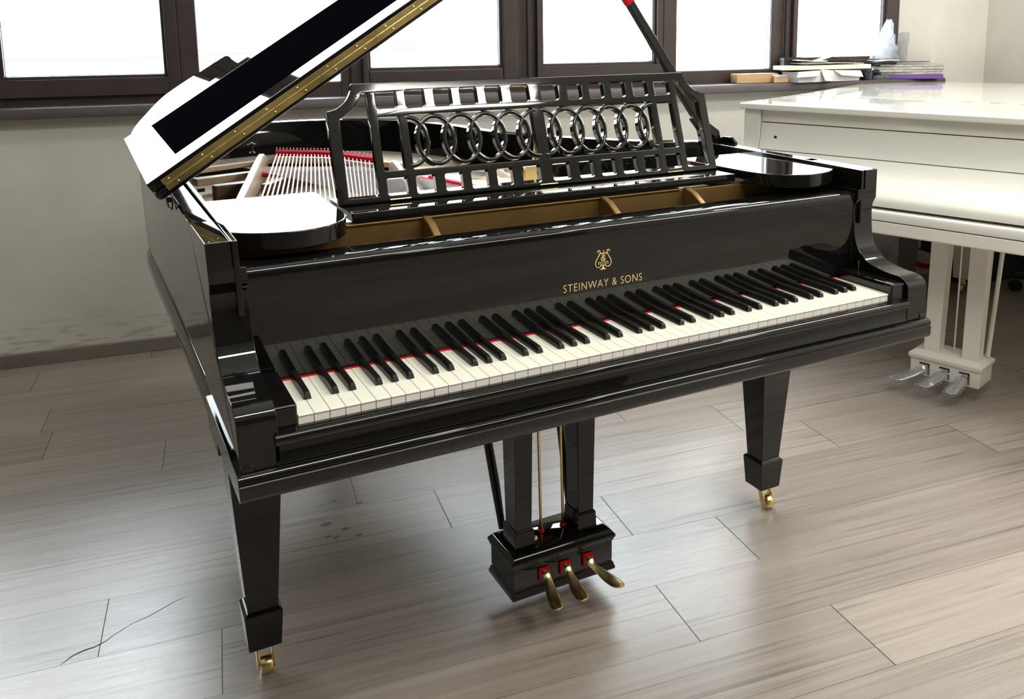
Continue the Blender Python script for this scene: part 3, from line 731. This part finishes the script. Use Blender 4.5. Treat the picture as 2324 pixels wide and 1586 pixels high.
# bass side: brown bridge and dark plate edge
m = MB(); m.prismZ([(.048, 1.167), (.153, 1.183), (.152, 1.216), (.047, 1.20), (.040, 1.185)], .779, .824); m.build('bass_bridge', M['bridge'], GP, bevel=.004, warp=rise)
m = MB(); m.prismZ([(.017, 1.306), (.177, 1.354), (.176, 1.379), (.007, 1.338)], .80, .822); m.build('plate_edge', M['sound'], GP, bevel=.003, warp=rise)
m = MB(); m.prismZ([(.165, 1.19), (.275, 1.32), (.39, 1.32), (.52, 1.19), (.52, 1.165), (.385, 1.295), (.285, 1.295), (.185, 1.175)], .779, .815); m.build('tenor_bridge', M['bridge'], GP, bevel=.002, warp=rise)
BS = []
for i in range(27):
    t_ = i/15
    if i <= 15:
        f0 = Vector((.1232, .9231, .836)).lerp(Vector((.2819, .8536, .836)), t_); e0 = Vector((.2816, 1.5586, .836)).lerp(Vector((.4213, 1.4683, .836)), t_)
    else:
        t2 = (i-15)/11
        f0 = Vector((.2819, .8536, .836)).lerp(Vector((.3741, .8242, .836)), t2); e0 = Vector((.4213, 1.4683, .836)).lerp(Vector((.5117, 1.2928, .836)), t2)
    dd = e0-f0; a = f0 - dd*((f0.y-.62)/dd.y)
    m = MB(); w = .0020-.0005*t_; m.tube([a, (a+e0)/2, e0], w, 6); m.build('string', M['copper'], GP, warp=rise)
    BS.append(e0)
for i in range(50):
    t_ = i/49
    a = Vector((.160+.317*t_, 1.45-.144*t_, .822)); dr = Vector((.162, -.425, 0)).normalized()
    L_ = min((a.y-.66)/-dr.y, 2)
    e = a+dr*L_; e.z = .818
    m = MB(); m.tube([a, e], .0009, 5); m.build('string', M['steel'], GP, warp=rise)
# red felts and hitch pins along the tail, and under the tenor strings
def ribbon(name, pts, w, z, h, mat):
    p = smoothpath(pts, 8); rings = []
    for i, q in enumerate(p):
        a_, c_ = p[max(i-1, 0)], p[min(i+1, len(p)-1)]; d_ = Vector((c_[0]-a_[0], c_[1]-a_[1], 0)).normalized(); n2 = Vector((d_.y, -d_.x, 0))*w
        rings.append([(q[0]+n2.x, q[1]+n2.y, z), (q[0]-n2.x, q[1]-n2.y, z), (q[0]-n2.x, q[1]-n2.y, z+h), (q[0]+n2.x, q[1]+n2.y, z+h)])
    m = MB(); m.loft(rings); return m.build(name, mat, GP, bevel=.001, warp=rise)
hp = [(e.x+.006, e.y+.030) for e in BS[::4]]+[(BS[-1].x+.02, BS[-1].y+.015)]
ribbon('felt_ribbon', [(x, y) for x, y in hp], .016, .822, .022, M['pinkfelt'])
ribbon('felt_ribbon', [(x-.009, y-.044) for x, y in hp], .008, .818, .013, M['plate'])
ribbon('felt_ribbon', [(.082, 1.357), (.177, 1.357), (.273, 1.333), (.388, 1.292), (.487, 1.219)], .013, .806, .010, M['pinkfelt'])
ribbon('felt_ribbon', [(.560, 1.19), (.582, 1.108), (.602, 1.012), (.618, .93)], .010, .807, .009, M['pinkfelt'])
ribbon('felt_ribbon', [(.618, 1.10), (.638, 1.02), (.659, .955), (.675, .90)], .008, .807, .009, M['pinkfelt'])
for i, e in enumerate(BS):
    m = MB(); m.lathe([(.0022, .842), (.0022, .852), (.0012, .853)], (e.x+.006, e.y+.030, 0), n=8); m.build('hitch_pin', M['steel'], GP, warp=rise)
def wing(x, y, z):
    m = MB(); m.lathe([(.006, 0), (.0085, .004), (.004, .008), (.004, .020), (.0068, .024), (.0068, .030), (.002, .034)], (x, y, z), n=12)
    for s in (-1, 1): m.tube([(x+s*.004, y, z+.024), (x+s*.013, y, z+.029)], [.003, .0022], 6)
    m.build('plate_bolt', M['darksteel'], GP, warp=rise)
wing(.052, .914, .80); wing(.188, 1.431, .862)
m = MB(); m.lathe([(.011, .806), (.011, .842), (.009, .846)], (.805, .977, .012), n=14); m.build('wood_peg', M['tanwood'], GP)

# ================================================================== white grand piano (closed), keyboard side towards the black one
WH = empty('white_grand_piano', 'closed glossy white grand piano standing beside the black one', 'piano')
wa = R(-72.1); WX = Vector((math.cos(wa), math.sin(wa), 0)); WY = Vector((-math.sin(wa), math.cos(wa), 0)); WOr = Vector((1.9629, 1.3583, 0))
WMx = Matrix(((WX.x, WY.x, 0, WOr.x), (WX.y, WY.y, 0, WOr.y), (0, 0, 1, 0), (0, 0, 0, 1)))
def wb(m, name, mat=M['white'], bevel=0., **k):
    return m.build(name, mat, WH, bevel=bevel, xf=WMx, **k)
WW = 1.57
lidp = [(-.004, .0), (WW+.01, 0), (WW+.02, .9)] + smoothpath([(WW, 1.0), (1.50, 1.25), (1.32, 1.50), (1.10, 1.72), (.80, 1.84), (.45, 1.845), (.10, 1.81), (-.10, 1.72), (-.17, 1.60), (-.185, 1.45)], 5) + [(-.055, .56)]
def fore(p, y0, y1):                              # split the lid outline at the fold
    return [q for q in p if y0 <= q[1] <= y1]
frontleaf = [(-.004, 0), (WW+.01, 0), (WW+.014, .530), (-.0535, .548)]
m = MB(); m.prismZ(frontleaf, .939, .962); wb(m, 'lid_flap', bevel=.006, seg=3)
mainleaf = [(-.0540, .5515), (WW+.014, .5335), (WW+.02, .9)] + lidp[3:-1]
m = MB(); m.prismZ(mainleaf, .939, .962); wb(m, 'lid', bevel=.006, seg=3)
m = MB(); m.box((.05, .533, .940), (1.55, .5485, .9585)); wb(m, 'lid_hinge', M['seam'], smooth=False)
for i in range(9):
    m = MB(); m.box((.62+i*.1, .5315+.0, .958), (.66+i*.1, .537, .963)); wb(m, 'hinge_knuckle', M['steel'], smooth=False)
body = [(.012, .25), (WW-.012, .25), (WW, .9)] + [(x*.985+.012, y-.02) for x, y in lidp[3:-1]] + [(-.035, .56)]
m = MB(); m.prismZ(body, .575, .938); wb(m, 'case', bevel=.003)
# cheeks
warm = [(.02, .938), (.018, .86), (.020, .83), (.010, .80), (-.004, .775), (-.03, .745), (-.075, .715), (-.12, .695), (-.145, .675), (-.152, .655), (-.152, .62), (.30, .62), (.30, .938)]
for x0, x1 in ((.004, .074), (WW-.074, WW-.004)):
    m = MB(); m.prismX(warm, x0, x1); wb(m, 'cheek', bevel=.006, seg=3)
# upper front rail and closed fallboard
m = MB(); m.prismX([(.032, .8935), (.032, .938), (.25, .938), (.25, .8935)], .076, WW-.076); wb(m, 'front_rail', bevel=.0015)
cov = [(.030, .8905), (.024, .84), (.012, .7935), (.010, .7915), (.008, .789)] + smoothpath([(.004, .788), (-.020, .765), (-.065, .738), (-.105, .712), (-.128, .688), (-.134, .668), (-.132, .6595)], 4) + [(-.10, .6570), (.25, .657), (.25, .8905)]
m = MB(); m.prismX(cov, .0765, WW-.0765); wb(m, 'fallboard', bevel=.0012, ang=50)
m = MB(); m.prismX([(.0105, .7895), (.0085, .7895), (.009, .7925), (.0125, .7925)], .078, WW-.078); wb(m, 'fallboard_seam', M['seam'], smooth=False)
m = MB(); m.lathe([(.006, -.001), (.006, .004)], (.140, .0235, .8385), 'y', 14); wb(m, 'lock_hole', M['rubber'])
m = MB(); m.prismX([(-.152, .6185), (-.154, .640), (-.150, .6485), (-.142, .6500), (.2, .650), (.2, .6185)], .06, WW-.06); wb(m, 'key_slip', bevel=.002)
m = MB(); m.prismX([(-.146, .6145), (-.146, .6195), (.2, .6195), (.2, .6145)], .0, WW); wb(m, 'bed_seam', M['seam'], smooth=False)
m = MB(); m.prismX([(-.152, .578), (-.152, .6155), (.25, .6155), (.25, .574), (-.148, .574)], .0, WW); wb(m, 'key_bed', bevel=.002)
# lyre
WL = bpy.data.objects.new('pedal_lyre', None); COL.objects.link(WL); WL.parent = WH
def wl_(m, name, mat=M['white'], bevel=0., **k):
    o = m.build(name, mat, WL, bevel=bevel, xf=WMx, **k); return o
m = MB(); x0, x1, y0, y1 = .674, .900, .046, .165
def rc(o_, z, ox=0): return [(x0-o_+.02*ox, y0-o_, z), (x1+o_, y0-o_, z), (x1+o_, y1+o_, z), (x0-o_, y1+o_, z)]
m.loft([rc(-.002, .058), rc(0, .062), rc(0, .113), rc(.004, .116), rc(.007, .121), rc(.007, .132), rc(-.012, .146)])
wl_(m, 'pedal_box', bevel=.002)
for xa, xb in ((.709, .760), (.834, .886)):
    m = MB(); m.loft([[(xa, .062, .145), (xb, .062, .145), (xb, .110, .145), (xa, .110, .145)], [(xa+.006, .060, .577), (xb+.012, .060, .577), (xb+.012, .115, .577), (xa+.006, .115, .577)]]); wl_(m, 'lyre_post', bevel=.002)
m = MB(); m.tube([(.800, .09, .14), (.803, .095, .577)], .003, 8); wl_(m, 'pedal_rod', M['steel'])
m = MB(); m.tube([(.893, .135, .146), (.915, .150, .575)], .0075, 10); wl_(m, 'lyre_brace')
for i, (x, dx) in enumerate(((.722, -.055), (.788, -.030), (.852, -.010))):
    m = MB()
    for a, c_ in (((x-.017, .0445, .099), (x+.017, .047, .105)), ((x+.011, .0445, .066), (x+.017, .047, .102))): m.box(a, c_)
    wl_(m, 'pedal_slot', M['cabinet'], smooth=False)
    m = MB(); sp = smoothpath([(0, .05, .092, .011, .006), (0, .03, .084, .012, .006), (dx*.5, -.005, .071, .017, .005), (dx, -.040, .060, .018, .004), (dx*1.1, -.052, .059, .009, .003)], 4)
    m.loft([[(x+px+w*math.cos(2*PI*k/12), py, pz+h*math.sin(2*PI*k/12)) for k in range(12)] for px, py, pz, w, h in sp]); p_ = wl_(m, 'pedal', M['steel'], ang=60)
    # clear film still wrapped round the pedal
    m = MB(); rnd = random.Random(i+40); rings = []
    for q, (px, py, pz, w, h) in enumerate(sp[3:]+[(dx*1.25, -.064, .063, .010, .004)]):
        rings.append([(x+px+(w+.008+rnd.uniform(-.004, .005))*math.cos(2*PI*k/12), py+rnd.uniform(-.003, .003), pz+(h+.006+rnd.uniform(-.004, .004))*math.sin(2*PI*k/12)) for k in range(12)])
    m.loft(rings, cap=False); f_ = m.build('pedal_film', M['film'], WL, xf=WMx, ang=20)
# legs with brass castors
def wleg(x, y):
    m = MB()
    def sq(h, z): return [(x-h, y-h, z), (x+h, y-h, z), (x+h, y+h, z), (x-h, y+h, z)]
    m.loft([sq(.055, .577), sq(.036, .12), sq(.036, .075)]); l_ = wb(m, 'leg', bevel=.002)
    m = MB(); m.lathe([(.013, .076), (.013, .055), (.018, .053), (.018, .045)], (x, y, 0), n=14); m.lathe([(.020, -.011), (.024, -.009), (.024, .009), (.020, .011)], (x, y-.012, .024), 'x', 18)
    c_ = m.build('caster', M['brass'], l_, bevel=.0008, xf=WMx)
wleg(.10, .42); wleg(WW-.10, .42); wleg(.40, 1.34)

# ================================================================== things on the window sill (s, d, z on the sill)
SZ = .9795
def put(m, name, mat, label, cat, s, d, z, rot=0., group=None, parent=None, bevel=0., seg=2, smooth=True, ang=40):
    xf = Matrix.Translation(W(s, d, z)) @ Matrix.Rotation(WA+R(rot), 4, 'Z')
    o = m.build(name, mat, None, bevel=bevel, seg=seg, smooth=smooth, ang=ang)
    o.matrix_world = xf
    if parent is not None:
        o.parent = parent; o.matrix_parent_inverse = Matrix.Identity(4); o.matrix_world = xf
    elif label: tag(o, label, cat, group)
    return o
def slab(w, d, h, warp_=0., seed=0, nx=8):
    m = MB(); rnd = random.Random(seed); top = []; bot = []
    a, b_ = rnd.uniform(0, 6), rnd.uniform(0, 6)
    rings = []
    for i in range(nx+1):
        x = -w/2+w*i/nx; z = warp_*(math.sin(a+3*i/nx)+.5*math.sin(b_+7*i/nx)+1.5)
        j = rnd.uniform(-.004, .004)
        rings.append([(x, -d/2+j, z), (x, d/2+j, z), (x, d/2+j, z+h), (x, -d/2+j, z+h)])
    m.loft(rings); return m
m = MB(); m.box((-.117, -.03, 0), (.117, .03, .045)); put(m, 'wooden_block', M['tanwood'], 'long tan wooden block lying on the window sill', 'block', 2.69, .045, SZ, -2, bevel=.002)
m = MB(); m.box((-.036, -.022, 0), (.036, .022, .028)); o = put(m, 'small_box', M['tanwood'], 'small tan box with a white top between the wooden block and the carton', 'box', 2.80, -.005, SZ, -14, bevel=.002)
m = MB(); m.box((-.033, -.020, .028), (.033, .020, .037)); lidw = m.build('box_top', M['cardboard'], o, bevel=.003)
m = MB(); m.box((-.05, -.02, 0), (.05, .02, .115)); m.box((-.052, -.022, .10), (.052, .022, .12)); put(m, 'black_box', M['rubber'], 'black box standing behind the left end of the white carton', 'box', 2.905, .055, SZ, 0, bevel=.004)
# open white carton with flaps
m = MB(); m.loft([[(-.195, -.062, 0), (.195, -.062, 0), (.195, .05, 0), (-.195, .05, 0)], [(-.198, -.064, .050), (.198, -.064, .050), (.198, .052, .050), (-.198, .052, .050)]])
ct = put(m, 'carton', M['cardboard'], 'white open carton with bent flaps on the window sill', 'box', 3.045, -.005, SZ, 4, bevel=.001, smooth=False)
for pts in ([(-.200, -.066, .052), (-.06, -.066, .056), (-.10, -.092, .030), (-.225, -.085, .026)], [(-.06, -.066, .060), (.02, -.066, .054), (.0, -.082, .002), (-.05, -.088, .006)], [(.02, -.066, .055), (.198, -.066, .050), (.202, -.080, .018), (.06, -.082, .030)]):
    m = MB(); m.loft([[p for p in pts], [(p[0], p[1]-.0015, p[2]+.0015) for p in pts]]); f_ = m.build('flap', M['cardboard'], ct, smooth=False)
m = slab(.50, .115, .020, .0); put(m, 'flat_board', M['book'], 'thick cream board lying across the white carton', 'board', 3.05, -.01, SZ+.0605, -1.5, bevel=.001)
zz = SZ+.082
for i, (w, d, s, dd, rot, mat, lab) in enumerate(((.40, .09, 3.09, .01, 2, 'paper', 'printed newspaper sheets spread on the cream board'), (.16, .07, 2.975, -.005, -5, 'cardboard', 'small white papers on the left end of the newspaper sheets'))):
    m = slab(w, d, .004, .003, i+3, 14); put(m, 'loose_papers', M[mat], lab, 'papers', s, dd, zz+i*.0135, rot)
m = MB(); m.loft([[(-.10, -.03, .002), (-.10, .03, .002), (-.10, .03, .005), (-.10, -.03, .005)], [(-.02, -.03, .022), (-.02, .03, .022), (-.02, .03, .025), (-.02, -.03, .025)], [(.14, -.03, .0), (.14, .03, .0), (.14, .03, .003), (.14, -.03, .003)]])
put(m, 'folded_sheet', M['darkpaper'], 'black sheet folded to a peak on top of the newspaper sheets', 'paper', 3.14, .035, zz+.013, 0, smooth=False)
# right-hand pile
m = MB(); m.box((-.15, -.05, 0), (.15, .045, .022)); put(m, 'folder', M['purple'], 'purple folder at the bottom of the right-hand paper pile', 'folder', 3.60, -.022, SZ, -20, bevel=.002)
zz = SZ+.0225
for i, (w, d, h, mat, rot, ds, lab) in enumerate(((.32, .095, .012, 'papergrey', -19, 0., 'grey magazine lying directly on the purple folder'), (.34, .098, .012, 'paper', -17, -.005, 'beige newspaper second up in the pile over the purple folder'), (.35, .095, .014, 'papergrey', -18, -.01, 'thick grey newspaper in the middle of the pile over the purple folder'), (.33, .09, .011, 'paper', -19, .0, 'pale folded newspaper under the dark sheet of the right-hand pile'))):
    m = slab(w, d, h, .0, i+11); put(m, 'newspaper', M[mat], lab, 'newspaper', 3.585+ds, -.018, zz, rot, group='newspapers piled on the sill', bevel=.002); zz += h+.0008
m = slab(.29, .085, .003, .004, 31, 16); put(m, 'dark_sheet', M['darkpaper'], 'dark wavy sheet on top of the right-hand newspaper pile', 'paper', 3.54, -.005, zz+.001, -13)
m = slab(.14, .07, .003, .003, 33, 12); put(m, 'white_sheet', M['cardboard'], 'white sheet at the left end on top of the newspaper pile', 'paper', 3.42, -.02, zz+.018, -8)
# clear plastic cup and crumpled film
m = MB(); m.lathe([(.030, 0), (.036, .060), (.038, .062), (.0365, .062), (.029, .002)], n=24)
cup = put(m, 'plastic_cup', M['cupplastic'], 'pale blue clear plastic cup between the carton and the newspaper pile', 'cup', 3.318, -.022, SZ)
m = MB(); m.lathe([(.037, .0622), (.037, .066), (.020, .070), (.004, .071)], n=24); lidc = m.build('lid', M['film'], cup)
def crumple(w, d, h, seed, top=.35, n=9, mm=16, lean=.02):
    rnd = random.Random(seed); m = MB(); rings = []
    for i in range(n):
        t_ = i/(n-1); s_ = (1-t_)+t_*top
        rings.append([((w/2*s_*math.cos(2*PI*k/mm))*(1+rnd.uniform(-.30, .30)) + t_*t_*lean, (d/2*s_*math.sin(2*PI*k/mm))*(1+rnd.uniform(-.25, .25)), h*t_*(1+rnd.uniform(-.05, .05))) for k in range(mm)])
    m.loft(rings); return m
m = crumple(.13, .05, .022, 5, .7, 4); put(m, 'plastic_wrap', M['film'], 'crumpled clear plastic wrap in front of the cup', 'plastic wrap', 3.40, -.035, SZ+.0, 0, ang=10)
m = crumple(.170, .075, .195, 9, .22, 11, 18, .025); put(m, 'plastic_bag', M['film'], 'tall crumpled clear plastic bag standing on the papers by the window', 'bag', 3.462, .022, zz+.028, 0, ang=10)
m = crumple(.085, .03, .15, 12, .8, 6, 12); put(m, 'plastic_sleeve', M['film'], 'grey clear plastic sleeve leaning at the window frame by the bag', 'sleeve', 3.592, .050, zz+.010, 0, ang=10)

# ---- things on the floor beyond the white piano
cab = empty('cabinet', 'low dark brown cabinet with a grey panel beyond the white piano', 'cabinet')
cb = Matrix.Translation((2.985, 1.50, 0)) @ Matrix.Rotation(R(-10), 4, 'Z')
m = MB(); m.box((-.32, 0, .0), (.16, .36, .50)); o = m.build('body', M['cabinet'], cab, bevel=.004, xf=cb)
m = MB(); m.box((-.24, -.006, .10), (.045, .004, .47)); o = m.build('door_panel', M['cabpanel'], cab, bevel=.002, xf=cb)
cs = empty('equipment_case', 'low black equipment case on the floor against the far wall', 'case')
m = MB(); m.box((2.93+.62, -.52, .0), (4.05, -.20, .25)); o = m.build('shell', M['rubber'], cs, bevel=.02, seg=3, xf=WM)
m = MB(); m.box((3.50, -.30, .0), (3.548, -.21, .11)); o = m.build('end_cap', M['cream'], cs, bevel=.004, xf=WM)
m = MB(); m.box((3.497, -.303, .035), (3.5495, -.207, .06)); o = m.build('red_stripe', M['redfelt'], cs, xf=WM, smooth=False)
# swivel chair: only one foot reaches into the picture
ch = empty('office_chair', 'black swivel chair foot with a castor at the right edge', 'chair')
cc = Vector((3.69, 1.01, 0))
for i in range(5):
    a = math.atan2(1.285-1.01, 3.60-3.69) + 2*PI*i/5; dv = Vector((math.cos(a), math.sin(a), 0))
    m = MB(); p0, p1 = cc+Vector((0,0,.115)), cc+dv*.29+Vector((0,0,.075))
    m.tube([p0, p0.lerp(p1, .5), p1], [.028, .022, .016], 10); lg_ = m.build('leg', M['rubber'], ch)
    m = MB(); q = cc+dv*.29; m.tube([q+Vector((0,0,.08)), q+Vector((0,0,.04))], .007, 8)
    for s in (-1, 1): m.lathe([(.020, s*.004), (.026, s*.006), (.026, s*.016), (.020, s*.019)], (q.x, q.y, .0262), 'x', 16)
    m.build('caster', M['rubber'], lg_)
m = MB(); m.tube([cc+Vector((0,0,.10)), cc+Vector((0,0,.40))], .026, 14); m.build('column', M['darksteel'], ch)
m = MB(); m.prismZ([(cc.x+.22*math.cos(2*PI*k/24), cc.y+.22*math.sin(2*PI*k/24)) for k in range(24)], .40, .47); m.build('seat', M['rubber'], ch, bevel=.02, seg=3)

# ---- pale outdoors beyond the glass
m = MB()
for s in [6.2+.19*i for i in range(10)]: m.box((s-.012, 3.2, .3), (s+.012, 3.224, 1.55))
m.box((6.15, 3.19, 1.50), (8.0, 3.235, 1.56)); m.box((6.15, 3.19, 1.02), (8.0, 3.235, 1.06))
o = m.build('balcony_railing', M['rail'], None, smooth=False); o.matrix_world = WM; tag(o, 'pale steel balcony railing outside the last window', 'railing')
m = MB(); m.tube([W(-2.2+.35*i, 5.0, 1.06+.004*(i-6)**2*.25-.03*math.sin(i*.5)) for i in range(14)], .006, 6)
o = m.build('overhead_cable', M['cable'], None); tag(o, 'thin cable outside the first window on the left', 'cable')
m = MB(); rnd = random.Random(8)
def branch(p, d_, L_, r_, depth):
    q = p+d_*L_; m.tube([p, p.lerp(q, .5)+Vector((rnd.uniform(-.03, .03), 0, rnd.uniform(-.03, .03))), q], [r_, r_*.85, r_*.65], 5)
    if depth:
        for _ in range(3):
            nd = (d_+Vector((rnd.uniform(-.7, .7), rnd.uniform(-.3, .3), rnd.uniform(.0, .5)))).normalized(); branch(q, nd, L_*.7, r_*.55, depth-1)
branch(W(.42, 4.2, -.5), Vector((0, 0, 1)), 1.1, .02, 4)
o = m.build('bare_tree', M['bark'], None); tag(o, 'bare thin tree outside the second window', 'tree')

# ================================================================== light
w = bpy.data.worlds.new('sky'); SC.world = w; w.use_nodes = True
bg = w.node_tree.nodes['Background']; bg.inputs['Color'].default_value = (.87, .935, 1, 1); bg.inputs['Strength'].default_value = 12.0
pl = bpy.data.lights.new('window_portal', 'AREA'); pl.shape = 'RECTANGLE'; pl.size = 5.0; pl.size_y = 1.7; pl.cycles.is_portal = True
po = bpy.data.objects.new('window_portal', pl); COL.objects.link(po)
c_ = W(1.16, .25, 1.8); zax = WN.copy(); xax = WT.copy(); yax = zax.cross(xax)
po.matrix_world = Matrix(((xax.x, yax.x, zax.x, c_.x), (xax.y, yax.y, zax.y, c_.y), (xax.z, yax.z, zax.z, c_.z), (0, 0, 0, 1)))
def tube_lamp(s, d, power, L_=1.2, wd=.22):
    l = bpy.data.lights.new('ceiling_lamp', 'AREA'); l.shape = 'RECTANGLE'; l.size = L_; l.size_y = wd; l.energy = power; l.color = (1., .96, .88)
    o = bpy.data.objects.new('ceiling_lamp', l); COL.objects.link(o); o.location = W(s, d, CH-.06); o.rotation_euler = (0, 0, WA)
for s, d, p in ((1.0, -3.4, 29), (3.0, -3.6, 36), (3.35, -1.7, 38), (2.5, -4.82, 24)): tube_lamp(s, d, p)

# ================================================================== camera
cd = bpy.data.cameras.new('camera'); cam = bpy.data.objects.new('camera', cd); COL.objects.link(cam); SC.camera = cam
right = Vector((.88434034, -.46674331, -.00963584)); down = Vector((-.08200392, -.13498744, -.9874481)); fwd = Vector((.45958407, .87403037, -.15764962))
cam.matrix_world = Matrix(((right.x, -down.x, -fwd.x, -.23848338), (right.y, -down.y, -fwd.y, -1.2432129), (right.z, -down.z, -fwd.z, 1.22696791), (0, 0, 0, 1)))
cd.sensor_fit = 'HORIZONTAL'; cd.sensor_width = 36; cd.lens = 36*1989.770474/2324
cd.shift_x = -.0337464; cd.shift_y = -.1714738; cd.clip_start = .02; cd.clip_end = 200
vs = SC.view_settings; vs.view_transform = 'Standard'; vs.look = 'None'; vs.gamma = 1; vs.exposure = 0.35; vs.use_curve_mapping = False
SC.cycles.use_denoising = True
SC.cycles.max_bounces = 10; SC.cycles.transparent_max_bounces = 16; SC.cycles.sample_clamp_indirect = 8
